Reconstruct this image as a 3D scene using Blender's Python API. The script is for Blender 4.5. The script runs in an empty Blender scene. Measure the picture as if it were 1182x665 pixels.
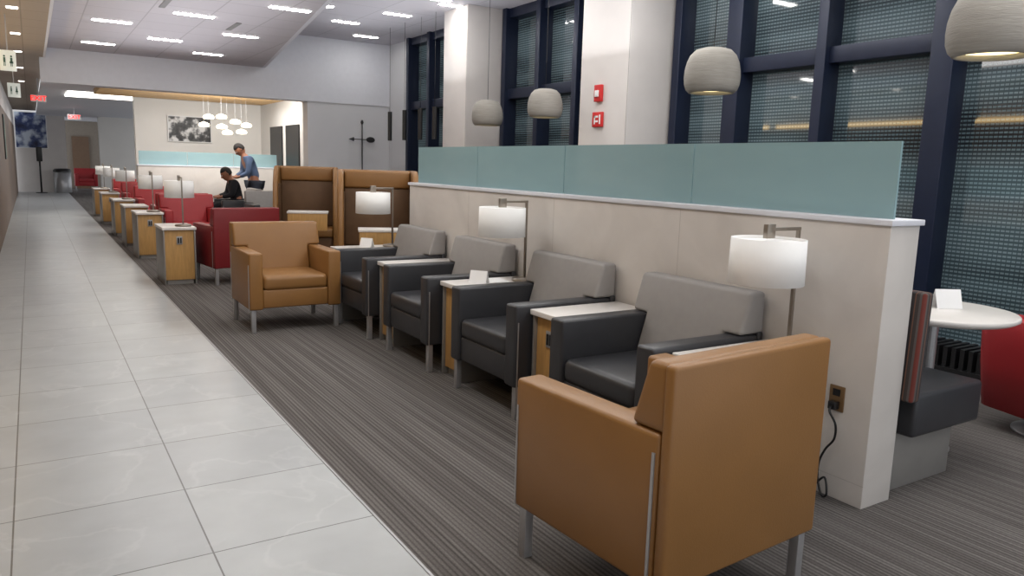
import bpy, bmesh, math, random
from mathutils import Vector, Matrix, Euler
random.seed(4)
scene=bpy.context.scene
COL=scene.collection
scene.view_settings.view_transform='Standard'
scene.view_settings.exposure=0.3

# ---------------------------------------------------------------- materials
def lin(c):
    o=[]
    for v in c:
        v=v/255.0
        o.append(v/12.92 if v<=0.04045 else ((v+0.055)/1.055)**2.4)
    return (o[0],o[1],o[2],1)
MATS={}
def mat(name,rgb,rough=.5,metal=0,var=.06,scale=12,bump=0,emis=0,stretch=(1,1,1),erg=None,alpha=1,trans=0,bscale=None,spec=.5):
    if name in MATS: return MATS[name]
    m=bpy.data.materials.new(name); m.use_nodes=True
    nt=m.node_tree; N=nt.nodes; L=nt.links
    b=N['Principled BSDF']
    tc=N.new('ShaderNodeTexCoord'); mp=N.new('ShaderNodeMapping'); mp.inputs['Scale'].default_value=stretch
    L.new(tc.outputs['Object'],mp.inputs['Vector'])
    no=N.new('ShaderNodeTexNoise'); no.inputs['Scale'].default_value=scale; no.inputs['Detail'].default_value=4
    L.new(mp.outputs[0],no.inputs['Vector'])
    cr=N.new('ShaderNodeValToRGB'); c=lin(rgb)
    cr.color_ramp.elements[0].position=.3; cr.color_ramp.elements[1].position=.7
    cr.color_ramp.elements[0].color=tuple(max(0,x*(1-var)) for x in c[:3])+(1,)
    cr.color_ramp.elements[1].color=tuple(min(1,x*(1+var)) for x in c[:3])+(1,)
    L.new(no.outputs['Fac'],cr.inputs['Fac']); L.new(cr.outputs['Color'],b.inputs['Base Color'])
    b.inputs['Roughness'].default_value=rough; b.inputs['Metallic'].default_value=metal
    b.inputs['Specular IOR Level'].default_value=spec
    if bump:
        n2=N.new('ShaderNodeTexNoise'); n2.inputs['Scale'].default_value=bscale or scale*8; L.new(mp.outputs[0],n2.inputs['Vector'])
        bp=N.new('ShaderNodeBump'); bp.inputs['Strength'].default_value=bump; bp.inputs['Distance'].default_value=.004
        L.new(n2.outputs['Fac'],bp.inputs['Height']); L.new(bp.outputs[0],b.inputs['Normal'])
    if emis:
        b.inputs['Emission Color'].default_value=lin(erg or rgb); b.inputs['Emission Strength'].default_value=emis
    b.inputs['Alpha'].default_value=alpha
    b.inputs['Transmission Weight'].default_value=trans
    MATS[name]=m; return m

tan=mat('tan_leather',(138,98,53),.42,var=.05,scale=5,bump=.15,bscale=250)
tan_dark=mat('brown_padding',(100,73,48),.6,var=.08,bump=.2)
gray_lea=mat('charcoal_leather',(50,51,55),.38,var=.05,scale=5,bump=.15,bscale=250)
gray_fab=mat('gray_fabric',(154,151,149),.7,var=.03,scale=20,bump=.15,bscale=500)
red_lea=mat('red_leather',(162,37,43),.45,var=.05,scale=5,bump=.15,bscale=250)
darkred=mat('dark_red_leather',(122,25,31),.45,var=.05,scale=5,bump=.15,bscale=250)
steel=mat('brushed_steel',(172,172,174),.38,metal=.55,var=.04,scale=60)
nickel=mat('brushed_nickel',(150,142,132),.3,metal=.8,var=.05,scale=60)
wood=mat('light_oak',(188,146,88),.5,var=.12,scale=6,stretch=(8,8,1))
slatwood=mat('slat_oak',(205,170,120),.5,var=.1,scale=6,stretch=(1,6,1))
white_top=mat('white_laminate',(226,222,218),.3,var=.02)
white_paint=mat('white_paint',(216,218,226),.7,var=.02)
cream=mat('cream_panel',(214,209,206),.6,var=.03,scale=3)
greywall=mat('pale_gray_wall',(205,206,210),.7,var=.02,scale=2)
warmwall=mat('warm_white_wall',(226,224,220),.7,var=.02,scale=2)
shade_m=mat('lamp_shade_fabric',(232,232,231),.8,var=.02,emis=.06,erg=(255,252,246))
black=mat('black_plastic',(22,22,24),.4,var=.1)
frame_m=mat('navy_window_frame',(26,35,58),.4,metal=.2,var=.06)
base_gray=mat('gray_plinth',(150,148,145),.4,metal=.4,var=.04)
bulb=mat('warm_diffuser',(255,240,190),.5,emis=2.2,erg=(255,232,170))
panel_l=mat('led_panel',(255,255,255),.5,emis=30,erg=(255,252,245))
cove_l=mat('cove_diffuser',(255,255,255),.5,emis=5,erg=(255,250,240))
warmstrip=mat('added_warm_strip',(255,224,170),.5,emis=4.5,erg=(255,218,155))  # for the added strip that mirrors in the windows
paper=mat('paper',(240,240,240),.7,var=.02)
redpl=mat('red_plastic',(205,40,40),.4,var=.04)
whitepl=mat('white_plastic',(235,235,235),.4,var=.02)
brass=mat('bronze_plate',(140,112,80),.4,metal=.6)
greenp=mat('green_sign',(70,105,90),.5)
skin=mat('skin',(150,100,75),.55,var=.05)
hair=mat('black_hair',(25,20,18),.7,var=.2,scale=60)
shirt=mat('blue_gray_shirt',(82,100,130),.85,var=.08)
dcloth=mat('black_cloth',(24,24,30),.9,var=.1)
jeans=mat('dark_trousers',(46,50,62),.9,var=.1)
shoe=mat('dark_shoe',(30,26,24),.5)
eye=mat('eye_white',(230,228,225),.3)
brownwall=mat('brown_slat_wall',(112,92,76),.55,var=.15,scale=3,stretch=(1,20,.3))
softgreen=mat('pale_sign',(222,228,222),.5,emis=.2)
conc=mat('ribbed_concrete',(156,152,145),.85,var=.10,scale=8,stretch=(1,1,14),bump=.6,bscale=20)

def frosted():
    m=bpy.data.materials.new('frosted_teal_glass'); m.use_nodes=True
    b=m.node_tree.nodes['Principled BSDF']; N=m.node_tree.nodes; L=m.node_tree.links
    no=N.new('ShaderNodeTexNoise'); no.inputs['Scale'].default_value=2
    cr=N.new('ShaderNodeValToRGB'); cr.color_ramp.elements[0].color=lin((146,178,184)); cr.color_ramp.elements[1].color=lin((158,189,194))
    L.new(no.outputs['Fac'],cr.inputs['Fac']); L.new(cr.outputs[0],b.inputs['Base Color'])
    b.inputs['Roughness'].default_value=.2; b.inputs['Alpha'].default_value=.8
    return m
glass=frosted()

def floor_mat():
    m=bpy.data.materials.new('marble_tile'); m.use_nodes=True
    nt=m.node_tree;N=nt.nodes;L=nt.links;b=N['Principled BSDF']
    tc=N.new('ShaderNodeTexCoord'); mp=N.new('ShaderNodeMapping'); mp.inputs['Location'].default_value=(.139,-.244,0)
    L.new(tc.outputs['Object'],mp.inputs['Vector'])
    br=N.new('ShaderNodeTexBrick'); br.offset=0; br.squash=1
    br.inputs['Scale'].default_value=1; br.inputs['Brick Width'].default_value=.61; br.inputs['Row Height'].default_value=.61
    br.inputs['Mortar Size'].default_value=.003; br.inputs['Mortar Smooth'].default_value=0
    br.inputs['Color1'].default_value=lin((184,188,190)); br.inputs['Color2'].default_value=lin((177,181,184)); br.inputs['Mortar'].default_value=lin((108,108,108))
    L.new(mp.outputs[0],br.inputs['Vector'])
    no=N.new('ShaderNodeTexNoise'); no.inputs['Scale'].default_value=1.3; no.inputs['Detail'].default_value=7; no.inputs['Distortion'].default_value=.3
    L.new(tc.outputs['Object'],no.inputs['Vector'])
    cr=N.new('ShaderNodeValToRGB'); e=cr.color_ramp.elements
    e[0].position=.485; e[0].color=(0,0,0,1); e[1].position=.5; e[1].color=(1,1,1,1)
    x=cr.color_ramp.elements.new(.515); x.color=(0,0,0,1)
    L.new(no.outputs['Fac'],cr.inputs['Fac'])
    mul=N.new('ShaderNodeMath'); mul.operation='MULTIPLY'; mul.inputs[1].default_value=.22
    n3=N.new('ShaderNodeTexNoise'); n3.inputs['Scale'].default_value=1.5
    m3=N.new('ShaderNodeMath'); m3.operation='MULTIPLY'; L.new(cr.outputs[0],m3.inputs[0]); L.new(n3.outputs['Fac'],m3.inputs[1])
    L.new(tc.outputs['Object'],n3.inputs['Vector'])
    L.new(m3.outputs[0],mul.inputs[0])
    mix=N.new('ShaderNodeMix'); mix.data_type='RGBA'
    L.new(mul.outputs[0],mix.inputs[0]); L.new(br.outputs['Color'],mix.inputs[6]); mix.inputs[7].default_value=lin((240,240,240))
    n4=N.new('ShaderNodeTexNoise'); n4.inputs['Scale'].default_value=4; n4.inputs['Detail'].default_value=6
    L.new(tc.outputs['Object'],n4.inputs['Vector'])
    c4=N.new('ShaderNodeValToRGB'); c4.color_ramp.elements[0].position=.3;c4.color_ramp.elements[0].color=(.88,.88,.88,1);c4.color_ramp.elements[1].position=.7
    L.new(n4.outputs['Fac'],c4.inputs['Fac'])
    mx=N.new('ShaderNodeMix'); mx.data_type='RGBA'; mx.blend_type='MULTIPLY'; mx.inputs[0].default_value=1
    L.new(mix.outputs[2],mx.inputs[6]); L.new(c4.outputs[0],mx.inputs[7]); L.new(mx.outputs[2],b.inputs['Base Color'])
    b.inputs['Roughness'].default_value=.28
    return m
def carpet_mat():
    m=bpy.data.materials.new('striped_carpet'); m.use_nodes=True
    nt=m.node_tree;N=nt.nodes;L=nt.links;b=N['Principled BSDF']
    tc=N.new('ShaderNodeTexCoord')
    mp=N.new('ShaderNodeMapping'); mp.inputs['Scale'].default_value=(48,.5,1); L.new(tc.outputs['Object'],mp.inputs['Vector'])
    no=N.new('ShaderNodeTexNoise'); no.inputs['Scale'].default_value=1; no.inputs['Detail'].default_value=0; L.new(mp.outputs[0],no.inputs['Vector'])
    cr=N.new('ShaderNodeValToRGB'); e=cr.color_ramp.elements
    e[0].position=.36; e[0].color=lin((101,97,95)); e[1].position=.64; e[1].color=lin((121,117,115))
    L.new(no.outputs['Fac'],cr.inputs['Fac'])
    sp=N.new('ShaderNodeSeparateXYZ'); L.new(tc.outputs['Object'],sp.inputs[0])
    ml=N.new('ShaderNodeMath'); ml.operation='MULTIPLY'; ml.inputs[1].default_value=2*math.pi/.0205; L.new(sp.outputs[0],ml.inputs[0])
    sn=N.new('ShaderNodeMath'); sn.operation='SINE'; L.new(ml.outputs[0],sn.inputs[0])
    mr=N.new('ShaderNodeMapRange'); mr.inputs[1].default_value=-1; mr.inputs[2].default_value=.4; mr.inputs[3].default_value=.58; mr.inputs[4].default_value=1.0; L.new(sn.outputs[0],mr.inputs[0])
    mp2=N.new('ShaderNodeMapping'); mp2.inputs['Scale'].default_value=(160,90,1); L.new(tc.outputs['Object'],mp2.inputs['Vector'])
    n2=N.new('ShaderNodeTexNoise'); n2.inputs['Scale'].default_value=1; L.new(mp2.outputs[0],n2.inputs['Vector'])
    c2=N.new('ShaderNodeValToRGB'); c2.color_ramp.elements[0].position=.35; c2.color_ramp.elements[0].color=(.78,.78,.78,1); c2.color_ramp.elements[1].position=.65
    L.new(n2.outputs['Fac'],c2.inputs['Fac'])
    mx=N.new('ShaderNodeMix'); mx.data_type='RGBA'; mx.blend_type='MULTIPLY'; mx.inputs[0].default_value=1
    L.new(cr.outputs[0],mx.inputs[6]); L.new(c2.outputs[0],mx.inputs[7])
    mx2=N.new('ShaderNodeMix'); mx2.data_type='RGBA'; mx2.blend_type='MULTIPLY'; mx2.inputs[0].default_value=1
    L.new(mx.outputs[2],mx2.inputs[6]); L.new(mr.outputs[0],mx2.inputs[7]); L.new(mx2.outputs[2],b.inputs['Base Color'])
    b.inputs['Roughness'].default_value=.95; b.inputs['Specular IOR Level'].default_value=.1
    bp=N.new('ShaderNodeBump'); bp.inputs['Strength'].default_value=.3; bp.inputs['Distance'].default_value=.003
    L.new(mr.outputs[0],bp.inputs['Height']); L.new(bp.outputs[0],b.inputs['Normal'])
    return m
def stone_mat():
    m=bpy.data.materials.new('stone_panel'); m.use_nodes=True
    nt=m.node_tree;N=nt.nodes;L=nt.links;b=N['Principled BSDF']
    tc=N.new('ShaderNodeTexCoord')
    n1=N.new('ShaderNodeTexNoise'); n1.inputs['Scale'].default_value=2.5; n1.inputs['Detail'].default_value=9; n1.inputs['Distortion'].default_value=.8
    L.new(tc.outputs['Object'],n1.inputs['Vector'])
    cr=N.new('ShaderNodeValToRGB'); e=cr.color_ramp.elements
    e[0].position=.3; e[0].color=lin((196,191,186)); e[1].position=.7; e[1].color=lin((211,206,201))
    L.new(n1.outputs['Fac'],cr.inputs['Fac']); L.new(cr.outputs[0],b.inputs['Base Color'])
    b.inputs['Roughness'].default_value=.5
    return m
def ceil_mat(name,rgb,s):
    m=bpy.data.materials.new(name); m.use_nodes=True
    nt=m.node_tree;N=nt.nodes;L=nt.links;b=N['Principled BSDF']
    tc=N.new('ShaderNodeTexCoord')
    br=N.new('ShaderNodeTexBrick'); br.offset=0
    br.inputs['Scale'].default_value=1; br.inputs['Brick Width'].default_value=s; br.inputs['Row Height'].default_value=s
    br.inputs['Mortar Size'].default_value=.007
    c=lin(rgb); br.inputs['Color1'].default_value=c; br.inputs['Color2'].default_value=tuple(x*.95 for x in c[:3])+(1,); br.inputs['Mortar'].default_value=tuple(x*.7 for x in c[:3])+(1,)
    L.new(tc.outputs['Object'],br.inputs['Vector']); L.new(br.outputs[0],b.inputs['Base Color'])
    b.inputs['Roughness'].default_value=.8
    return m
def pane_mat():
    m=bpy.data.materials.new('dotted_window_glass'); m.use_nodes=True
    nt=m.node_tree;N=nt.nodes;L=nt.links;b=N['Principled BSDF']
    tc=N.new('ShaderNodeTexCoord')
    sc=N.new('ShaderNodeVectorMath'); sc.operation='MULTIPLY'; sc.inputs[1].default_value=(1,30,32)
    L.new(tc.outputs['Object'],sc.inputs[0])
    fr=N.new('ShaderNodeVectorMath'); fr.operation='FRACTION'; L.new(sc.outputs[0],fr.inputs[0])
    sp=N.new('ShaderNodeSeparateXYZ'); L.new(fr.outputs[0],sp.inputs[0])
    a=N.new('ShaderNodeMath'); a.operation='LESS_THAN'; a.inputs[1].default_value=.8; L.new(sp.outputs[1],a.inputs[0])
    c=N.new('ShaderNodeMath'); c.operation='LESS_THAN'; c.inputs[1].default_value=.45; L.new(sp.outputs[2],c.inputs[0])
    ml=N.new('ShaderNodeMath'); ml.operation='MULTIPLY'; L.new(a.outputs[0],ml.inputs[0]); L.new(c.outputs[0],ml.inputs[1])
    mp=N.new('ShaderNodeMapping'); mp.inputs['Scale'].default_value=(1,.25,2.6); L.new(tc.outputs['Object'],mp.inputs['Vector'])
    no=N.new('ShaderNodeTexNoise'); no.inputs['Scale'].default_value=1.1; L.new(mp.outputs[0],no.inputs['Vector'])
    cr=N.new('ShaderNodeValToRGB'); cr.color_ramp.elements[0].position=.38;cr.color_ramp.elements[0].color=lin((26,34,39));cr.color_ramp.elements[1].position=.62;cr.color_ramp.elements[1].color=lin((66,81,87))
    L.new(no.outputs['Fac'],cr.inputs['Fac'])
    c2=N.new('ShaderNodeValToRGB'); c2.color_ramp.elements[0].position=.38;c2.color_ramp.elements[0].color=lin((76,91,97));c2.color_ramp.elements[1].position=.62;c2.color_ramp.elements[1].color=lin((112,129,135))
    L.new(no.outputs['Fac'],c2.inputs['Fac'])
    mx=N.new('ShaderNodeMix'); mx.data_type='RGBA'; L.new(ml.outputs[0],mx.inputs[0]); L.new(cr.outputs[0],mx.inputs[6]); L.new(c2.outputs[0],mx.inputs[7])
    L.new(mx.outputs[2],b.inputs['Base Color'])
    b.inputs['Roughness'].default_value=.04; b.inputs['IOR'].default_value=1.8
    L.new(mx.outputs[2],b.inputs['Emission Color']); b.inputs['Emission Strength'].default_value=.1  # faint pane glow stands in for dusk light from outside
    return m
def stripe_mat():
    m=bpy.data.materials.new('striped_upholstery'); m.use_nodes=True
    nt=m.node_tree;N=nt.nodes;L=nt.links;b=N['Principled BSDF']
    tc=N.new('ShaderNodeTexCoord'); sp=N.new('ShaderNodeSeparateXYZ'); L.new(tc.outputs['Object'],sp.inputs[0])
    ad=N.new('ShaderNodeMath'); ad.operation='ADD'; L.new(sp.outputs[0],ad.inputs[0]); L.new(sp.outputs[1],ad.inputs[1])
    ml=N.new('ShaderNodeMath'); ml.operation='MULTIPLY'; ml.inputs[1].default_value=16; L.new(ad.outputs[0],ml.inputs[0])
    f=N.new('ShaderNodeMath'); f.operation='FRACT'; L.new(ml.outputs[0],f.inputs[0])
    cr=N.new('ShaderNodeValToRGB'); cr.color_ramp.interpolation='CONSTANT'; e=cr.color_ramp.elements
    e[0].position=0; e[0].color=lin((56,52,54)); e[1].position=.3; e[1].color=lin((110,50,42))
    for p,c in ((.42,(92,86,84)),(.58,(66,58,56)),(.82,(118,84,68)),(.9,(56,52,54))):
        x=e.new(p); x.color=lin(c)
    L.new(f.outputs[0],cr.inputs['Fac']); L.new(cr.outputs[0],b.inputs['Base Color']); b.inputs['Roughness'].default_value=.8
    return m
def art_mat(name,cols,scale):
    m=bpy.data.materials.new(name); m.use_nodes=True
    nt=m.node_tree;N=nt.nodes;L=nt.links;b=N['Principled BSDF']
    tc=N.new('ShaderNodeTexCoord')
    n=N.new('ShaderNodeTexNoise'); n.inputs['Scale'].default_value=scale; n.inputs['Detail'].default_value=5; L.new(tc.outputs['Object'],n.inputs['Vector'])
    cr=N.new('ShaderNodeValToRGB'); e=cr.color_ramp.elements
    e[0].position=.38; e[0].color=lin(cols[0]); e[1].position=.6; e[1].color=lin(cols[-1])
    for i,c in enumerate(cols[1:-1]):
        x=e.new(.38+.22*(i+1)/(len(cols)-1)); x.color=lin(c)
    L.new(n.outputs['Fac'],cr.inputs['Fac']); L.new(cr.outputs[0],b.inputs['Base Color'])
    return m
m_floor=floor_mat(); m_carpet=carpet_mat(); m_stone=stone_mat(); m_pane=pane_mat(); m_stripe=stripe_mat()
m_ceil=ceil_mat('ceiling_tile',(190,186,192),.61); m_ceil2=ceil_mat('upper_ceiling_tile',(198,196,204),.9); m_ceilw=ceil_mat('warm_soffit',(158,146,134),.6)

# ---------------------------------------------------------------- mesh helpers
def new_obj(name,me,parent=None,m=None,smooth=False):
    o=bpy.data.objects.new(name,me); COL.objects.link(o)
    if m: me.materials.append(m)
    if parent: o.parent=parent
    if smooth:
        for p in me.polygons: p.use_smooth=True
    return o
def add_box(bm,x0,x1,y0,y1,z0,z1):
    vs=[bm.verts.new((x,y,z)) for x in (x0,x1) for y in (y0,y1) for z in (z0,z1)]
    for f in ((0,1,3,2),(4,6,7,5),(0,4,5,1),(2,3,7,6),(0,2,6,4),(1,5,7,3)):
        bm.faces.new([vs[i] for i in f])
def finish(bm,name,parent,m,bevel=0,seg=3,smooth=None,mods=None):
    bmesh.ops.recalc_face_normals(bm,faces=bm.faces[:])
    if bevel:
        es=[e for e in bm.edges if e.is_manifold and e.calc_face_angle(0)>.5]
        bmesh.ops.bevel(bm,geom=es,offset=bevel,segments=seg,profile=.5,affect='EDGES',clamp_overlap=True)
    me=bpy.data.meshes.new(name); bm.to_mesh(me); bm.free()
    return new_obj(name,me,parent,m,smooth if smooth is not None else bool(bevel))
def box(name,parent,x0,x1,y0,y1,z0,z1,m,bevel=0,seg=3):
    bm=bmesh.new(); add_box(bm,x0,x1,y0,y1,z0,z1)
    return finish(bm,name,parent,m,bevel,seg)
def boxes(name,parent,lst,m,bevel=0):
    bm=bmesh.new()
    for b in lst: add_box(bm,*b)
    return finish(bm,name,parent,m,bevel)
def add_prism(bm,prof,x0,x1):
    a=[bm.verts.new((x0,y,z)) for y,z in prof]; b=[bm.verts.new((x1,y,z)) for y,z in prof]
    bm.faces.new(a); bm.faces.new(b[::-1]); n=len(prof)
    for i in range(n): bm.faces.new((a[i],a[(i+1)%n],b[(i+1)%n],b[i]))
def lathe(name,parent,prof,m,seg=32,loc=(0,0,0),smooth=True,close=False):
    bm=bmesh.new(); rings=[]
    for r,z in prof:
        if r<1e-5: rings.append([bm.verts.new((loc[0],loc[1],loc[2]+z))])
        else: rings.append([bm.verts.new((loc[0]+r*math.cos(2*math.pi*i/seg),loc[1]+r*math.sin(2*math.pi*i/seg),loc[2]+z)) for i in range(seg)])
    for A,B in zip(rings,rings[1:]):
        for i in range(seg):
            j=(i+1)%seg
            if len(A)==1 and len(B)==1: continue
            if len(A)==1: bm.faces.new((A[0],B[i],B[j]))
            elif len(B)==1: bm.faces.new((A[i],A[j],B[0]))
            else: bm.faces.new((A[i],A[j],B[j],B[i]))
    return finish(bm,name,parent,m,smooth=smooth)
def cyl(name,parent,x,y,z0,z1,r,m,seg=20):
    return lathe(name,parent,[(0,z0),(r,z0),(r,z0),(r,z1),(r,z1),(0,z1)],m,seg,(x,y,0),smooth=False)
def tube(name,parent,pts,r,m,seg=8):
    bm=bmesh.new(); P=[Vector(p) for p in pts]; rings=[]
    up=Vector((0.1,0.2,1)).normalized()
    for i,p in enumerate(P):
        d=(P[min(i+1,len(P)-1)]-P[max(i-1,0)]).normalized()
        u=d.cross(up)
        if u.length<.1: u=d.cross(Vector((1,0,0)))
        u.normalize(); v=d.cross(u).normalized()
        rings.append([bm.verts.new(p+r*(math.cos(2*math.pi*k/seg)*u+math.sin(2*math.pi*k/seg)*v)) for k in range(seg)])
    for A,B in zip(rings,rings[1:]):
        for k in range(seg): bm.faces.new((A[k],A[(k+1)%seg],B[(k+1)%seg],B[k]))
    bm.faces.new(rings[0]); bm.faces.new(rings[-1][::-1])
    return finish(bm,name,parent,m,smooth=True)
def root(name,label,cat,loc=(0,0,0),rot=0,group=None):
    e=bpy.data.objects.new(name,None); COL.objects.link(e); e.empty_display_size=.1
    e.location=loc; e.rotation_euler=(0,0,rot); e['label']=label; e['category']=cat
    if group: e['group']=group
    return e
def tag(o,label,cat,group=None):
    o['label']=label;o['category']=cat
    if group:o['group']=group
    return o
def struct(o):
    o['kind']='structure'; return o
def dup(src,loc,rot=None,label=None,group=None):
    def rec(o,par):
        c=o.copy(); COL.objects.link(c)
        if par is not None: c.parent=par
        for ch in o.children: rec(ch,c)
        return c
    c=rec(src,None); c.location=loc
    if rot is not None: c.rotation_euler=(0,0,rot)
    if label: c['label']=label
    if group: c['group']=group
    return c
def text_mesh(name,parent,body,size,mtx,m,ext=.002):
    cu=bpy.data.curves.new(name,'FONT'); cu.body=body; cu.size=size; cu.extrude=ext; cu.align_x='CENTER'; cu.align_y='CENTER'
    t=bpy.data.objects.new(name+'_tmp',cu); COL.objects.link(t)
    me=bpy.data.meshes.new_from_object(t.evaluated_get(bpy.context.evaluated_depsgraph_get()))
    bpy.data.objects.remove(t)
    me.materials.clear()
    o=new_obj(name,me,parent,m); o.matrix_local=mtx
    return o

# ---------------------------------------------------------------- room shell
CE=1.085
struct(box('floor',None,-.6,CE,-1.5,36,-.1,0,m_floor))
struct(box('floor_carpet',None,CE,6.2,-1.5,36,-.1,0.0,m_carpet))
struct(box('trim_1',None,CE-.006,CE+.004,-1.5,34,-.01,.003,steel))
def poly_slab(name,pts,z0,z1,m):
    bm=bmesh.new()
    a=[bm.verts.new((x,y,z0)) for x,y in pts]; b=[bm.verts.new((x,y,z1)) for x,y in pts]
    bm.faces.new(a[::-1]); bm.faces.new(b); n=len(pts)
    for i in range(n): bm.faces.new((a[i],a[(i+1)%n],b[(i+1)%n],b[i]))
    o=finish(bm,name,None,m); return struct(o)
poly_slab('ceiling',[(.25,-1.5),(1.25,-1.5),(3.55,14),(.25,14)],3.0,3.05,m_ceil)
poly_slab('wall_ceiling_step',[(1.25,-1.5),(1.30,-1.5),(3.60,14),(3.55,14)],3.0,3.63,white_paint)
poly_slab('ceiling_upper',[(1.0,-1.5),(6.2,-1.5),(6.2,14),(3.3,14)],3.63,3.7,m_ceil2)
struct(box('ceiling_soffit',None,-.6,.25,-1.5,32,2.85,2.9,m_ceilw))
struct(box('trim_2',None,.25,.28,-1.5,14,2.85,3.02,white_paint))
struct(box('wall_header',None,.2,6.2,14,14.35,2.48,3.7,white_paint))
struct(box('wall_north',None,4.35,6.2,14.02,14.3,0,2.48,greywall))
struct(box('ceiling_north',None,.25,4.8,14.35,36,2.72,2.8,white_paint))
struct(box('wall_art',None,1.9,4.8,18.0,18.2,0,2.72,warmwall))
struct(box('wall_return',None,4.5,4.7,14.3,18.0,0,2.72,warmwall))
struct(box('window_40',None,4.47,4.5,15.0,15.9,1.2,2.1,black))
struct(box('window_41',None,4.47,4.5,16.2,17.1,1.2,2.1,black))
struct(box('wall_left',None,-.6,-.44,-1.5,32,0,2.3,brownwall))
struct(box('wall_left_upper',None,-.6,-.44,-1.5,32,2.3,2.9,cream))
struct(box('wall_poster',None,-.6,1.12,32.3,32.5,0,2.85,cream))
struct(box('wall_far',None,.2,4,36,36.2,0,2.85,mat('taupe_wall',(150,140,128),.7)))
struct(box('wall_far_block',None,2.1,3.3,31,31.3,0,2.72,warmwall))
struct(box('door_1',None,1.45,2.05,35.9,36,0,2.1,mat('brown_door',(120,96,76),.5)))
sl=[(1.15,4.48,14.5+i*.16,14.5+i*.16+.07,2.60,2.70) for i in range(21)]
sl.append((1.15,4.48,14.4,14.44,2.54,2.71))
struct(boxes('trim_3',None,sl,slatwood))
XW=5.96
mulls=[-.9,.15,1.2,2.25,3.27,4.33,5.32,6.1]
mulls2=[7.1,7.9,8.75,9.62]
mulls3=[10.5,11.3,12.1,12.95]
allm=mulls+mulls2+mulls3
k=1
for i in range(len(allm)-1):
    y0,y1=allm[i],allm[i+1]
    if abs(y0-6.1)<.01 or abs(y0-9.62)<.01: continue
    struct(box('window_%d'%k,None,XW+.10,XW+.12,y0,y1,.12,3.63,m_pane)); k+=1
k=4
for y in allm:
    w=.09 if y in(3.27,5.32) else .05
    struct(box('trim_%d'%k,None,XW-.11,XW+.11,y-w,y+w,0,3.63,frame_m,.006)); k+=1
for z0,z1 in ((2.37,2.51),(0,.14),(3.5,3.63)):
    struct(boxes('trim_%d'%k,None,[(XW-.05,XW+.12,-1,6.2,z0,z1),(XW-.05,XW+.12,7.0,9.7,z0,z1),(XW-.05,XW+.12,10.4,13.1,z0,z1)],frame_m,.004)); k+=1
struct(box('wall_window_side',None,XW+.12,6.2,-1.5,14,0,3.7,frame_m))
struct(box('wall_corner',None,XW,XW+.2,13.0,14.02,0,3.63,greywall))
g=[(5.55,5.9,-1,9,0,.05)]+[(5.57,5.88,y*.06,y*.06+.03,.05,.2) for y in range(-10,100)]
struct(boxes('trim_%d'%k,None,g,black)); k+=1

def column(y0,y1,label):
    r=root('column',label,'column',(0,0,0))
    box('cladding',r,5.3,XW+.1,y0,y1,0,3.63,cream,.004)
    box('reveal_joint',r,5.297,5.3,y0+.006,y0+.01,0,3.6,base_gray)
column(6.2,7.02,'tall square column with cream stone cladding and alarm devices')
column(9.7,10.42,'tall square column with cream stone cladding between windows')

# ---------------------------------------------------------------- partition
def partition(x0,x1,y0,y1,glasses,axis,label,top=1.55):
    r=root('partition_wall',label,'partition')
    box('panel',r,x0,x1,y0,y1,0,1.21,m_stone,.003)
    box('cap',r,x0-.015,x1+.015,y0-.012,y1+.012,1.21,1.234,white_paint,.003)
    for a,b in glasses:
        if axis=='y': box('glass_panel',r,(x0+x1)/2-.03,(x0+x1)/2-.018,a,b,1.234,top,glass)
        else: box('glass_panel',r,a,b,(y0+y1)/2-.006,(y0+y1)/2+.006,1.234,top,glass)
    return r
js=[1.78,2.92,4.08,5.24,6.33]
P=partition(2.904,3.11,1.745,6.35,[(js[i]+.004,js[i+1]-.004) for i in range(4)],'y','stone-clad low partition wall with white cap and teal glass screens')
seam=mat('stone_seam',(176,171,166),.6)
for y in (2.92,4.08,5.24): box('joint_line',P,2.9035,2.905,y-.0015,y+.0015,0,1.2,seam)
box('joint_line',P,2.9035,2.905,1.745,2.92,.1,.1025,seam)
partition(1.75,4.45,16.4,16.6,[(1.78,2.66),(2.67,3.55),(3.56,4.44)],'x','low white partition wall topped with pale glass screens',1.50)

o=root('wall_outlet','bronze wall outlet with black charger and cord plugged in','outlet',(2.904,1.905,.45))
box('plate',o,-.008,0,-.036,.036,-.056,.056,brass,.003)
box('socket',o,-.011,-.008,-.017,.017,.012,.042,black)
box('socket',o,-.011,-.008,-.017,.017,-.042,-.012,black)
box('plug',o,-.04,-.01,-.018,.018,-.045,-.01,black,.004)
ctrl=[(-.04,0,-.03),(-.06,-.01,-.05),(-.055,-.04,-.10),(-.04,-.03,-.17),(-.035,.01,-.23),(-.035,.035,-.30),(-.04,.03,-.37),(-.06,-.01,-.43),(-.07,-.04,-.41),(-.05,-.01,-.35),(-.035,.04,-.40)]
def catmull(c,n=6):
    out=[];C=[Vector(c[0])]+[Vector(p) for p in c]+[Vector(c[-1])]
    for i in range(1,len(C)-2):
        for s in range(n):
            t=s/n;a,b,d,e=C[i-1],C[i],C[i+1],C[i+2]
            out.append(.5*((2*b)+(d-a)*t+(2*a-5*b+4*d-e)*t*t+(-a+3*b-3*d+e)*t**3))
    out.append(C[-1]); return out
tube('cord',o,catmull(ctrl),.005,black)

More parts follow.
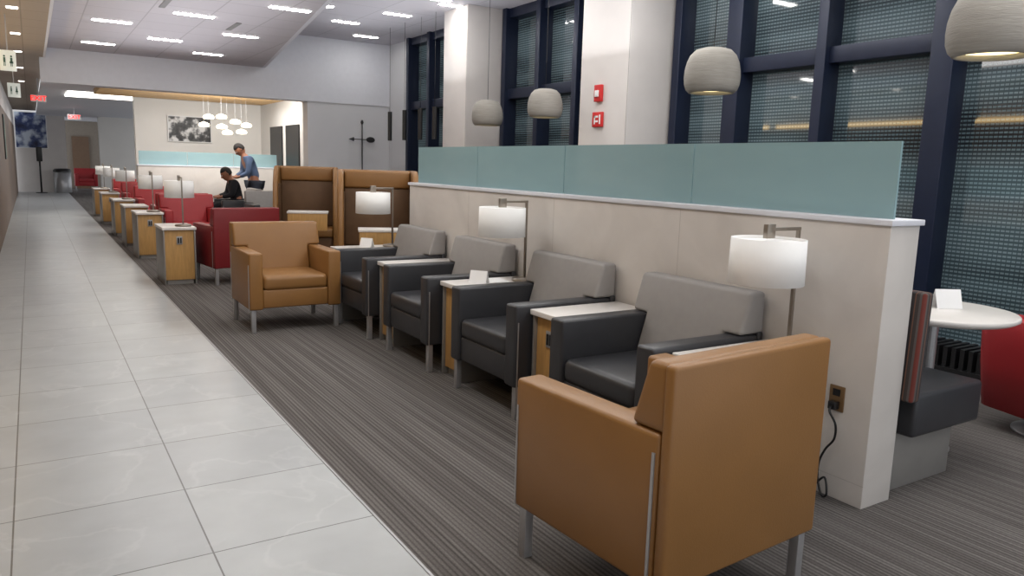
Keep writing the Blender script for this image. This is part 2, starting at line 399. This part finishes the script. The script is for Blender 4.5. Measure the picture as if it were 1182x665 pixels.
# ---------------------------------------------------------------- armchairs
def armchair(label,body,backm,loc,rot,group,one_piece=False):
    r=root('armchair',label,'armchair',loc,rot,group)
    for x in (-.345,.345):
        for y in (-.31,.315):
            box('leg',r,x-.018,x+.018,y-.018,y+.018,0,.20,steel,.003)
    for s in (-1,1):
        x0,x1=sorted((s*.27,s*.38))
        box('arm',r,x0,x1,-.35,.312,.19,.655,body,.016)
        xs=sorted((s*.3795,s*.384))
        box('metal_strip',r,xs[0],xs[1],.293,.303,.195,.60,steel)
        box('metal_strip',r,xs[0],xs[1],-.335,-.329,.195,.56,steel)
    box('seat_base',r,-.27,.27,-.335,.31,.2,.35,body,.012)
    box('seat',r,-.266,.266,-.345,.17,.345,.465,body,.035,4)
    box('back_panel',r,-.378,.378,.314,.354,.19,.857 if one_piece else .668,body,.014)
    bm=bmesh.new()
    out=[(-.267,.45),(.267,.45),(.267,.657),(.374,.657),(.374,.858),(-.374,.858),(-.374,.657),(-.267,.657)]
    fr=[bm.verts.new((x,.130+.30*(z-.45),z)) for x,z in out]
    rr=.325 if one_piece else .353
    bk=[bm.verts.new((x,rr,z)) for x,z in out]
    bm.faces.new(fr); bm.faces.new(bk[::-1]); n=len(out)
    for i in range(n): bm.faces.new((fr[i],fr[(i+1)%n],bk[(i+1)%n],bk[i]))
    finish(bm,'backrest',r,backm,.02,4)
    return r
ctan=armchair('caramel leather armchair with steel legs, seen from behind',tan,tan,(1.805,1.825,0),math.pi+math.radians(3.5),'caramel armchairs',True)
ctan.scale=(1.0,1.03,1.02)
t2=dup(ctan,(1.80,6.5,0),0,'caramel leather armchair beside charcoal chairs, front facing','caramel armchairs'); t2.scale=(1,1,1)
cg=armchair('charcoal leather armchair with light gray back against partition',gray_lea,gray_fab,(2.53,2.68,0),-math.pi/2,'charcoal armchairs along the partition')
for y in (3.76,4.86,5.95): dup(cg,(2.53,y,0))
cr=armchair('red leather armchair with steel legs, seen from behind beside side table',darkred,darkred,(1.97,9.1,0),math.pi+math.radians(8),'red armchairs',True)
crb=armchair('red leather armchair beside oak side table',red_lea,red_lea,(1.92,11.85,0),0,'red armchairs')
for x,y,rz in ((1.92,12.75,math.pi),(1.92,15.0,0),(1.92,17.3,0),(1.92,19.4,0)): dup(crb,(x,y,0),rz)
cgf=dup(cg,(3.45,13.2,0),0,'charcoal armchair with gray back near standing man','charcoal armchairs by the glass screen')
dup(cgf,(4.25,13.2,0)); dup(cgf,(3.20,14.6,0),-math.pi/2,'dark armchair occupied by seated person')
dup(crb,(1.75,33.5,0),0,'small red armchair by the far doorway')

# ---------------------------------------------------------------- side tables (front faces local -Y)
def side_table(label,loc,rot,group,h=.635,w=.28,d=.60):
    r=root('side_table',label,'side table',loc,rot,group)
    box('body',r,-w/2+.015,w/2-.015,-d/2+.02,d/2-.01,.05,h-.03,wood,.003)
    box('base',r,-w/2+.03,w/2-.03,-d/2+.04,d/2-.03,0,.05,base_gray)
    box('side_panel',r,-w/2,-w/2+.014,-d/2,d/2,0,h-.03,base_gray,.002)
    box('side_panel',r,w/2-.014,w/2,-d/2,d/2,0,h-.03,base_gray,.002)
    box('tabletop',r,-w/2-.01,w/2+.01,-d/2-.015,d/2,h-.03,h,white_top,.004)
    p=box('power_outlet',r,-.03,.03,-d/2+.012,-d/2+.02,h-.19,h-.10,steel,.002)
    box('socket',p,-.02,-.004,-d/2+.008,-d/2+.012,h-.175,h-.115,black)
    box('socket',p,.006,.02,-d/2+.008,-d/2+.012,h-.175,h-.115,black)
    return r
ta=side_table('oak side table with white top between charcoal armchairs',(2.58,3.22,0),-math.pi/2,'oak side tables along the partition')
for y in (4.31,5.405,6.53): dup(ta,(2.58,y,0))
dup(ta,(2.59,2.135,0))
tb=side_table('oak side table with gray sides and white top by red armchair',(1.335,9.25,0),0,'oak side tables by red armchairs',w=.33)
TY=[9.25,11.7,13.3,15.1,17.8,20.0]
for y in TY[1:]: dup(tb,(1.335,y,0))

# ---------------------------------------------------------------- table lamps; shade offset local -X
def lamp(label,loc,rot,group):
    r=root('table_lamp',label,'lamp',loc,rot,group)
    lathe('base',r,[(0,0),(.085,0),(.088,.006),(.085,.02),(.03,.028),(0,.028)],nickel,28)
    box('pole',r,-.007,.007,-.007,.007,.02,.545,nickel)
    boxes('bracket',r,[(-.19,.009,-.008,.008,.53,.545),(-.215,-.165,-.012,.012,.50,.56)],nickel,.002)
    lathe('lamp_shade',r,[(.152,.50),(.154,.50),(.157,.31),(.154,.31),(.149,.49),(.152,.50)],shade_m,40,(-.19,0,0))
    lathe('diffuser',r,[(0,.488),(.147,.488)],shade_m,32,(-.19,0,0))
    return r
l1=lamp('nickel table lamp with white drum shade on oak side table',(2.80,2.10,.635),0,'table lamps along the partition')
for y in (4.25,6.50): dup(l1,(2.80,y,.635))
l2=dup(l1,(1.40,9.10,.635),-math.pi/2,'nickel table lamp with white drum shade beside red armchair','table lamps by red armchairs')
for y in (11.7,15.1,17.8,20.0): dup(l2,(1.40,y-.15,.635))

def card(loc,rot,label,s=1):
    r=bmesh.new()
    w,h=.06*s,.085*s
    a=[r.verts.new(p) for p in ((-w,-.035,0),(w,-.035,0),(w,0,h),(-w,0,h),(w,.035,0),(-w,.035,0))]
    r.faces.new((a[0],a[1],a[2],a[3])); r.faces.new((a[3],a[2],a[4],a[5]))
    o=finish(r,'tent_card',None,paper); o.location=loc; o.rotation_euler=(0,0,rot)
    tag(o,label,'card'); return o
card((2.45,4.26,.636),-.9,'white folded tent card standing on side table')
card((2.55,6.5,.636),-.9,'white folded tent card under table lamp')
o=box('paper_sheet',None,-.1,.1,-.07,.07,0,.002,paper); o.location=(2.62,4.33,.636); o.rotation_euler=(0,0,1.4); tag(o,'white paper sheet lying on side table','paper')

# ---------------------------------------------------------------- high back booths (face -Y)
def booth(label,loc,rot):
    r=root('high_back_booth',label,'booth',loc,rot,'high-back booths')
    W=.43
    box('back_shell',r,-W,W,.60,.70,.1,1.32,tan,.03,4)
    for s in (-1,1):
        bm=bmesh.new(); x0,x1=sorted((s*(W-.065),s*W))
        add_prism(bm,[(.66,.1),(.02,.1),(.0,.62),(.10,1.1),(.22,1.26),(.34,1.32),(.66,1.32)],x0,x1)
        finish(bm,'wing',r,tan,.02,3)
        xi=sorted((s*(W-.075),s*(W-.066)))
        box('wing_padding',r,xi[0],xi[1],.14,.6,.5,1.08,tan_dark,.003)
    box('back_padding',r,-W+.07,W-.07,.54,.61,.48,1.12,tan_dark,.02)
    box('head_padding',r,-W+.07,W-.07,.52,.61,1.12,1.31,tan,.025)
    box('seat',r,-W+.066,W-.066,.04,.56,.36,.48,tan,.03)
    box('seat_base',r,-W+.066,W-.066,.08,.58,.12,.36,tan_dark,.01)
    box('plinth',r,-W+.08,W-.08,.12,.6,0,.12,black)
    return r
b1=booth('high-back caramel booth seat with brown padded interior',(3.06,7.45,0),math.radians(-20))
dup(b1,(3.12,10.2,0))
def booth_table(loc):
    r=root('booth_table','small oak booth table with white top','table',loc,math.radians(-20),'booth tables')
    box('tabletop',r,-.26,.26,-.15,.15,.72,.745,white_top,.004)
    box('front_panel',r,-.25,.25,-.145,-.12,.50,.72,wood,.003)
    cyl('pedestal',r,0,0.02,.02,.72,.03,steel); cyl('foot',r,0,.02,0,.02,.14,steel,28)
    return r
bt=booth_table((2.98,7.12,0)); dup(bt,(3.05,9.86,0))

# ---------------------------------------------------------------- banquette beyond partition
r=root('banquette','charcoal upholstered banquette with striped back on metal plinth','bench')
box('seat',r,3.20,3.76,1.72,6.2,.27,.47,gray_lea,.02)
box('plinth',r,3.2,3.68,1.80,6.15,0,.27,base_gray,.003)
bm=bmesh.new(); add_prism(bm,[(1.70,0),(6.2,0),(6.2,.48),(1.70,.48)],0,.065)
bk=finish(bm,'backrest',r,m_stripe,.012); bk.location=(3.118,0,.45); bk.rotation_euler=(0,math.radians(2),0)
r=root('round_table','round white cafe table with steel pedestal beside banquette','table',(3.92,2.08,0))
lathe('tabletop',r,[(0,.705),(.36,.705),(.385,.72),(.385,.735),(.38,.74),(0,.74)],white_top,48)
cyl('pedestal',r,0,0,.02,.705,.035,steel); lathe('foot',r,[(0,0),(.15,0),(.15,.01),(.05,.03),(0,.03)],steel,36)
card((4.0,2.06,.741),-.5,'white folded menu card standing on round table',1.15)
r=root('club_chair','square red leather club chair with swivel base','chair',(4.79,1.80,0),math.radians(75))
bm=bmesh.new(); n=48; outer=[]
def sq(a,R):
    c,s=math.cos(a),math.sin(a); p=8
    q=(abs(c)**p+abs(s)**p)**(-1/p); return R*q*c,R*q*s
for i in range(n+1):
    a=math.radians(-45+270*i/n); h=.60+.06*math.sin(math.pi*i/n)
    ring=[]
    for R,z in ((.275,.12),(.30,.38),(.312,h-.02),(.305,h),(.25,h),(.235,h-.02),(.225,.12)):
        x,y=sq(a,R); ring.append(bm.verts.new((x,y,z)))
    outer.append(ring)
for A,B in zip(outer,outer[1:]):
    for j in range(7): bm.faces.new((A[j],B[j],B[(j+1)%7],A[(j+1)%7]))
bm.faces.new(outer[0]); bm.faces.new(outer[-1][::-1])
finish(bm,'shell',r,red_lea,smooth=True)
box('seat',r,-.22,.26,-.22,.22,.14,.44,red_lea,.03)
cyl('swivel_post',r,0,0,.02,.14,.035,steel); lathe('foot',r,[(0,0),(.20,0),(.20,.012),(.05,.03),(0,.03)],steel,36)

# ---------------------------------------------------------------- pendants
def pendant(loc,zc):
    r=root('pendant_lamp','ribbed concrete dome pendant lamp with warm diffuser','pendant lamp',loc,0,'concrete pendant lamps')
    lathe('lamp_shade',r,[(.02,.165),(.08,.163),(.13,.148),(.168,.11),(.190,.06),(.203,0),(.206,-.05),(.202,-.10),(.188,-.14),(.165,-.162),(.15,-.162),(.145,-.13)],conc,44)
    lathe('diffuser',r,[(0,-.135),(.148,-.135)],bulb,32)
    tube('cable',r,[(0,0,.16),(0,0,zc-loc[2])],.003,black,6)
    return r
pe=pendant((3.92,1.95,2.15),3.63)
for l in ((4.34,4.13,2.15),(5.10,7.42,2.14)): dup(pe,l)
dup(pe,(5.12,8.78,2.09))
glow=mat('white_glow',(255,246,228),.5,emis=2.4,erg=(255,236,205))
for x,z,dy in ((3.00,2.20,0),(3.25,2.22,.05),(2.93,2.05,.1),(3.48,2.13,-.1),(3.74,2.08,.1),(3.22,2.02,-.12),(3.38,1.92,.16),(3.62,1.94,.0)):
    r=root('cluster_pendant','small white glowing bowl pendant in cluster','pendant lamp',(x,16+dy,z),0,'cluster of white bowl pendants')
    lathe('lamp_shade',r,[(0,.045),(.025,.045),(.09,.02),(.108,-.015),(.09,-.045),(0,-.055)],glow,20)
    tube('cable',r,[(0,0,.04),(0,0,2.60-z)],.0015,greywall,5)
def tubep(loc):
    r=root('tube_pendant','slim black cylinder pendant lamp on thin cable','pendant lamp',loc,0,'black tube pendants')
    cyl('lamp_body',r,0,0,0,.48,.035,black,16); tube('cable',r,[(0,0,.48),(0,0,3.63-loc[2])],.003,black,5)
    return r
tp=tubep((5.2,12.2,1.78))
for p in ((5.2,11.6,1.78),(5.2,11.0,1.78),(5.2,10.5,1.78)): dup(tp,p)

# ---------------------------------------------------------------- ceiling fixtures, then added lights
def strip(loc):
    r=root('ceiling_light','slim rectangular white ceiling light','ceiling light',loc,0,'rectangular ceiling lights')
    box('housing',r,-.22,.22,-.06,.06,-.006,0,white_paint)
    box('diffuser',r,-.21,.21,-.05,.05,-.012,-.006,panel_l)
    return r
s0=strip((2.44,8.42,3.0))
for x in (.93,1.67,2.43):
    for y in (-.8,1.6,4.0,6.2,8.42,10.65,12.84):
        yy=y+(1.1 if x==1.67 else 0)
        if (x,y)==(2.43,8.42): continue
        if x<1.25+(2.3)*(yy+1.5)/15.5-.25 and yy<13.7: dup(s0,(x,yy,3.0))
for x in (3.65,4.43,4.8,5.18):
    for y in (1.5,4.2,6.9,9.0): dup(s0,(x,y+(x-3.65)*.6,3.63))
for x,y in ((3.65,11.17),(4.83,11.05),(4.43,12.2),(5.2,13.3)): dup(s0,(x,y,3.63))
for i,(x,y) in enumerate(((2.2,10.0),(1.3,9.0))):
    a=boxes('air_vent',None,[(x-.03,x+.03,y-.3,y+.3,2.992,3.0)],mat('vent',(120,120,120),.6)); tag(a,'narrow slotted ceiling air vent','vent','air vents')
for y in (7.5,9.5,11.5,13.5,16,19):
    a=box('downlight',None,-.12,-.02,y-.05,y+.05,2.842,2.85,cove_l); tag(a,'small square recessed downlight in soffit','downlight','soffit downlights')
a=box('cove_light',None,.75,2.6,19.0,20.6,2.70,2.72,cove_l); tag(a,'large rectangular glowing ceiling panel','ceiling light')
a=box('added_reflection_strip',None,-.44,-.40,-1.4,13,2.30,2.36,warmstrip); tag(a,'long warm glowing strip added above brown wall for window reflections','added light strip')  # added to give the panes a warm reflection

def area(x,y,z,sx,sy,e,col=(1,.98,.96),up=False,rot=None):
    L=bpy.data.lights.new('area',type='AREA'); L.shape='RECTANGLE'; L.size=sx; L.size_y=sy; L.energy=e; L.color=col
    o=bpy.data.objects.new('fill_lamp',L); COL.objects.link(o); o.location=(x,y,z)  # added fill lamp, not a fixture of the room
    if up: o.rotation_euler=(math.pi,0,0)
    if rot: o.rotation_euler=rot
    return o
area(3.8,1.5,3.6,1.6,2.4,42); area(.9,1.5,2.97,.5,3,20); area(3.9,5.2,3.6,1.4,2.4,38); area(1.2,5,2.97,.8,1.6,17)  # added overhead fill for the near lounge and corridor
area(2.8,16,2.5,2.8,1.2,28); area(.6,26,2.65,1,4,30); area(4.4,-1,3.5,2,1,25)  # added fill under the slats, down the corridor and behind the camera
area(3.1,14.8,2.5,2.4,.3,46,(1,.985,.96),rot=(math.radians(70),0,0))  # added fill, tilted to brighten the back wall
area(1.6,9.5,2.2,1.6,6.5,32,(.97,.97,1),True); area(4.6,8.5,2.6,1.2,8,30,(.97,.98,1),True); area(0,12,2.2,.3,10,4,(1,.95,.9),True)  # added upward fill that brightens the ceilings, unseen from below

# ---------------------------------------------------------------- signs, art, alarm
def hang_sign(x0,x1,y,z0,z1,label):
    r=root('hanging_sign',label,'sign',((x0+x1)/2,y,(z0+z1)/2),0,'restroom signs')
    w,h=(x1-x0)/2,(z1-z0)/2
    box('board',r,-w,w,-.02,.02,-h,h,softgreen,.003)
    box('bracket',r,-.006,.006,-.006,.006,h,2.85-(z0+z1)/2,steel)
    bm=bmesh.new()
    for cx,sk in ((-w*.42,0),(w*.42,1)):
        add_box(bm,cx-.010,cx+.010,-.024,-.02,-.02,.03)
        if sk: add_box(bm,cx-.016,cx+.016,-.024,-.02,-.03,-.008)
        add_box(bm,cx-.009,cx-.003,-.024,-.02,-.06,-.02); add_box(bm,cx+.003,cx+.009,-.024,-.02,-.06,-.02)
        bmesh.ops.create_cone(bm,cap_ends=True,segments=14,radius1=.010,radius2=.010,depth=.004,matrix=Matrix.Translation((cx,-.022,.044))@Matrix.Rotation(math.pi/2,4,'X'))
    finish(bm,'restroom_symbol',r,greenp)
hang_sign(-.22,-.07,10,2.26,2.475,'pale green restroom sign hanging from soffit')
hang_sign(-.235,-.07,14,2.22,2.43,'smaller pale restroom sign hanging further along corridor')
def exit_sign(x,y,z,w,h,label):
    r=root('exit_sign',label,'exit sign',(x,y,z),0,'exit signs')
    box('housing',r,-w/2,w/2,-.02,.02,-h/2,h/2,whitepl,.003)
    text_mesh('lettering',r,'EXIT',h*1.05,Matrix.Translation((0,-.023,0))@Matrix.Rotation(math.pi/2,4,'X'),mat('exit_red',(235,30,30),.5,emis=1.6,erg=(255,30,25)))
    box('bracket',r,-.01,.01,-.01,.01,h/2,2.72-z if x>.25 else 2.85-z,steel)
exit_sign(.20,18,2.46,.26,.13,'red EXIT sign hanging from soffit')
exit_sign(1.15,26,2.46,.34,.15,'red EXIT sign hanging over doorway')
def picture(name,label,x0,x1,y,z0,z1,m):
    r=root(name,label,'picture',((x0+x1)/2,y,(z0+z1)/2))
    w,h=(x1-x0)/2,(z1-z0)/2
    box('frame',r,-w,w,-.03,0,-h,h,whitepl,.003); box('image',r,-w+.02,w-.02,-.034,-.03,-h+.02,h-.02,m)
picture('wall_picture','black and white photograph on white wall',2.53,3.42,17.99,1.72,2.28,art_mat('bw_art',((20,20,22),(70,70,72),(215,215,215)),6))
picture('wall_poster_picture','large dark blue poster on corridor end wall',-.42,.55,32.29,1.55,2.82,art_mat('blue_art',((20,28,60),(60,75,120),(190,200,215)),2.2))
for y in (14.5,19):
    r=root('framed_print','narrow framed green print on corridor wall','picture',(-.44,y,1.7),0,'corridor prints')
    box('frame',r,0,.02,-.35,.35,-.45,.45,black,.003); box('image',r,.02,.023,-.31,.31,-.41,.41,art_mat('green_art%d'%y,((30,50,40),(120,140,120)),5))
r=root('fire_alarm','red fire alarm strobe on cream column','fire alarm',(5.3,6.66,2.22))
box('housing',r,-.04,-.003,-.06,.06,-.09,.09,redpl,.006); box('strobe_lens',r,-.055,-.04,-.03,.03,-.04,.03,whitepl,.004)
r=root('fire_phone_sign','red square sign with white symbol on cream column','sign',(5.3,6.66,1.94))
box('plate',r,-.03,-.003,-.085,.085,-.08,.08,redpl,.004)
boxes('symbol',r,[(-.033,-.03,-.06,-.04,-.05,.05),(-.033,-.03,-.02,.05,.02,.04),(-.033,-.03,.03,.05,-.05,.04),(-.033,-.03,-.02,.03,-.03,-.01)],whitepl)
r=root('weather_vane','black metal weather vane sculpture against gray wall','sculpture',(5.36,13.9,0))
tube('pole',r,[(0,0,0),(0,0,2.12)],.012,black); box('foot',r,-.12,.12,-.06,.1,0,.03,black)
tube('arrow',r,[(-.2,0,1.83),(.24,0,1.83)],.009,black)
bm=bmesh.new(); bmesh.ops.create_uvsphere(bm,u_segments=20,v_segments=10,radius=.09); bmesh.ops.scale(bm,vec=(1,.15,.6),verts=bm.verts[:]); bmesh.ops.translate(bm,vec=(.17,0,1.83),verts=bm.verts[:])
finish(bm,'disc',r,black,smooth=True)
bm=bmesh.new(); bmesh.ops.create_cone(bm,cap_ends=True,segments=12,radius1=.04,radius2=0,depth=.1,matrix=Matrix.Translation((-.22,0,1.83))@Matrix.Rotation(-math.pi/2,4,'Y')); finish(bm,'arrow_head',r,black)
lathe('finial',r,[(0,2.10),(.02,2.12),(.03,2.15),(.02,2.18),(0,2.20)],black,14)
r=root('trash_can','brushed steel cylindrical trash can with black lid','trash can',(.93,31.9,0))
lathe('body',r,[(0,0),(.27,0),(.28,.02),(.28,.74),(0,.74)],steel,36); lathe('lid',r,[(.285,.74),(.285,.80),(.24,.85),(.15,.86),(.15,.84),(0,.84)],black,36)
r=root('floor_stand','black floor stand with sanitizer dispenser','stand',(.26,31.6,0))
lathe('foot',r,[(0,0),(.18,0),(.18,.02),(.03,.03),(0,.03)],black,24); tube('pole',r,[(0,0,.02),(0,0,1.3)],.03,black); box('dispenser',r,-.09,.09,-.08,.05,1.1,1.6,black,.02)

# ---------------------------------------------------------------- people
def skin_obj(verts,edges,rootv):
    names=list(verts); idx={n:i for i,n in enumerate(names)}
    me=bpy.data.meshes.new('sk'); me.from_pydata([verts[n][0] for n in names],[(idx[a],idx[b]) for a,b in edges],[])
    o=bpy.data.objects.new('sk',me); COL.objects.link(o)
    o.modifiers.new('s','SKIN')
    for n in names:
        r_=verts[n][1]; sv=me.skin_vertices[0].data[idx[n]]
        sv.radius=(r_,r_) if not isinstance(r_,tuple) else r_; sv.use_root=(n==rootv)
    ss=o.modifiers.new('u','SUBSURF'); ss.levels=2; ss.render_levels=2
    me2=bpy.data.meshes.new_from_object(o.evaluated_get(bpy.context.evaluated_depsgraph_get()))
    bpy.data.objects.remove(o); return me2
def fuse(meshes,name,parent,m,vox):
    bm=bmesh.new()
    for me in meshes: bm.from_mesh(me)
    me=bpy.data.meshes.new(name+'_t'); bm.to_mesh(me); bm.free()
    o=bpy.data.objects.new('t',me); COL.objects.link(o)
    md=o.modifiers.new('r','REMESH'); md.mode='VOXEL'; md.voxel_size=vox; md.use_smooth_shade=True
    sm=o.modifiers.new('sm','SMOOTH'); sm.iterations=2
    me2=bpy.data.meshes.new_from_object(o.evaluated_get(bpy.context.evaluated_depsgraph_get()))
    bpy.data.objects.remove(o); me2.materials.clear()
    return new_obj(name,me2,parent,m,True)
def ellip(c,s,rot=(0,0,0)):
    bm=bmesh.new(); bmesh.ops.create_uvsphere(bm,u_segments=24,v_segments=16,radius=1)
    bmesh.ops.scale(bm,vec=s,verts=bm.verts[:])
    bmesh.ops.transform(bm,matrix=Matrix.Translation(c)@Euler(rot).to_matrix().to_4x4(),verts=bm.verts[:])
    me=bpy.data.meshes.new('e'); bm.to_mesh(me); bm.free(); return me
def person(label,loc,rot,J,cloth,legm,headc,headrot):
    r=root('person',label,'person',loc,rot)
    V={}; E=[]
    V['pelvis']=(J['pelvis'],(.15,.11)); V['spine']=(J['spine'],(.13,.10)); V['chest']=(J['chest'],(.155,.11)); V['neck']=(J['neck'],.055); V['skull']=(headc,.06)
    E+=[('pelvis','spine'),('spine','chest'),('chest','neck'),('neck','skull')]
    for s,n in ((-1,'l'),(1,'r')):
        f=lambda p:(s*p[0],p[1],p[2])
        for k_,rr in (('shoulder',.06),('elbow',.043),('wrist',.028),('palm',.034),('hip',.09),('knee',.06),('ankle',.042),('toe',.035)):
            V[k_+n]=(f(J[k_]),rr)
        E+=[('chest','shoulder'+n),('shoulder'+n,'elbow'+n),('elbow'+n,'wrist'+n),('wrist'+n,'palm'+n),('pelvis','hip'+n),('hip'+n,'knee'+n),('knee'+n,'ankle'+n),('ankle'+n,'toe'+n)]
    parts=[skin_obj(V,E,'pelvis')]
    Rh=Euler(headrot).to_matrix()
    hc=Vector(headc)
    parts.append(ellip(hc,(.075,.095,.115),headrot))
    parts.append(ellip(hc+Rh@Vector((0,-.03,-.07)),(.05,.06,.05),headrot))
    parts.append(ellip(hc+Rh@Vector((0,-.10,-.015)),(.013,.02,.024),headrot))
    parts.append(ellip(hc+Rh@Vector((0,-.088,-.055)),(.022,.01,.008),headrot))
    for s in (-1,1): parts.append(ellip(hc+Rh@Vector((s*.077,.01,-.005)),(.01,.018,.03),headrot))
    for s in (-1,1):
        p=Vector(J['palm']); w=Vector(J['wrist']); p.x*=s; w.x*=s
        d=(p-w).normalized(); side=Vector((0,0,1)).cross(d).normalized()
        for i,(off,ln) in enumerate(((-.027,.066),(-.009,.078),(.009,.072),(.026,.056))):
            b0=p+side*off+d*.015; b1=b0+d*ln*.55+Vector((0,0,-.004)); b2=b1+d*ln*.4+Vector((0,0,-ln*.4))
            parts.append(skin_obj({'a':(b0,.0095),'b':(b1,.009),'c':(b2,.0075)},[('a','b'),('b','c')],'a'))
        t0=w+d*.02-side*s*.02; t1=t0+d*.03-side*s*.03; t2=t1+d*.03-side*s*.005
        parts.append(skin_obj({'a':(t0,.012),'b':(t1,.0105),'c':(t2,.009)},[('a','b'),('b','c')],'a'))
    fuse(parts,'body',r,skin,.0085)
    up={k_:(v[0],(v[1][0]+.018,v[1][1]+.018) if isinstance(v[1],tuple) else v[1]+.016) for k_,v in V.items()}
    nb=tuple(Vector(J['chest']).lerp(Vector(J['neck']),.75))
    T={k_:up[k_] for k_ in ('pelvis','spine','chest')}; T['nb']=(nb,.065); te=[('pelvis','spine'),('spine','chest'),('chest','nb')]
    for n in 'lr':
        for k_ in ('shoulder','elbow'): T[k_+n]=up[k_+n]
        T['cuff'+n]=(tuple(Vector(V['elbow'+n][0]).lerp(Vector(V['wrist'+n][0]),.85)),.042)
        te+=[('chest','shoulder'+n),('shoulder'+n,'elbow'+n),('elbow'+n,'cuff'+n)]
    fuse([skin_obj(T,te,'pelvis')],'shirt',r,cloth,.012)
    T={'pelvis':(V['pelvis'][0],(.165,.125))}; te=[]
    for n in 'lr':
        for k_ in ('hip','knee'): T[k_+n]=up[k_+n]
        T['hem'+n]=(V['ankle'+n][0],.058)
        te+=[('pelvis','hip'+n),('hip'+n,'knee'+n),('knee'+n,'hem'+n)]
    fuse([skin_obj(T,te,'pelvis')],'trousers',r,legm,.012)
    for s,n in ((-1,'l'),(1,'r')):
        a=Vector(V['ankle'+n][0]); t=Vector(V['toe'+n][0])
        fuse([ellip((a+t)/2+Vector((0,0,-.02)),(.048,.14,.042)),ellip(a+Vector((0,.02,-.02)),(.045,.05,.06))],'shoe',r,shoe,.01)
    me=ellip(hc+Rh@Vector((0,.012,.018)),(.084,.100,.112),headrot)
    bm=bmesh.new(); bm.from_mesh(me); inv=Rh.inverted()
    dele=[v for v in bm.verts if ((inv@(v.co-hc)).z< .045 and (inv@(v.co-hc)).y<-.01) or (inv@(v.co-hc)).z<-.06]
    bmesh.ops.delete(bm,geom=dele,context='VERTS')
    h_=finish(bm,'hair',r,hair,smooth=True); sd=h_.modifiers.new('t','SOLIDIFY'); sd.thickness=.008
    for s in (-1,1):
        new_obj('eye',ellip(hc+Rh@Vector((s*.03,-.084,.012)),(.013,.009,.008),headrot),r,eye,True)
    return r
Js=dict(pelvis=(0,.03,.97),spine=(0,0,1.14),chest=(0,-.10,1.33),neck=(0,-.18,1.48),shoulder=(.18,-.11,1.41),elbow=(.21,-.14,1.13),wrist=(.11,-.32,1.04),palm=(.075,-.375,1.04),hip=(.10,.03,.90),knee=(.11,-.02,.50),ankle=(.11,.02,.09),toe=(.12,-.13,.045))
person('man in blue gray shirt standing with head bowed, looking down',(3.70,15.5,0),math.radians(-88),Js,shirt,jeans,(0,-.245,1.575),(math.radians(48),0,0))
Jt=dict(pelvis=(0,.02,.585),spine=(0,0,.72),chest=(0,-.05,.90),neck=(0,-.11,1.04),shoulder=(.17,-.06,.97),elbow=(.20,-.12,.74),wrist=(.13,-.32,.70),palm=(.12,-.385,.69),hip=(.10,0,.56),knee=(.11,-.42,.54),ankle=(.11,-.44,.09),toe=(.12,-.58,.045))
person('person in black clothing with dark hair seated in armchair',(3.18,14.6,0),math.radians(-90),Jt,dcloth,dcloth,(0,-.17,1.12),(math.radians(34),0,0))

# ---------------------------------------------------------------- world + camera
w=bpy.data.worlds.new('world'); scene.world=w; w.use_nodes=True
bg=w.node_tree.nodes['Background']; bg.inputs[0].default_value=(.93,.96,1,1); bg.inputs[1].default_value=.85
cd=bpy.data.cameras.new('camera'); cam=bpy.data.objects.new('camera',cd); COL.objects.link(cam)
R=Vector((0.846,-0.5324,0.0296)).normalized(); F=Vector((0.5299,0.8331,-0.1586)).normalized()
U=R.cross(F).normalized()
M=Matrix(((R.x,U.x,-F.x,0),(R.y,U.y,-F.y,0),(R.z,U.z,-F.z,1.4),(0,0,0,1)))
cam.matrix_world=M; cd.sensor_width=36; cd.lens=36*870/1182; cd.clip_end=200
scene.camera=cam
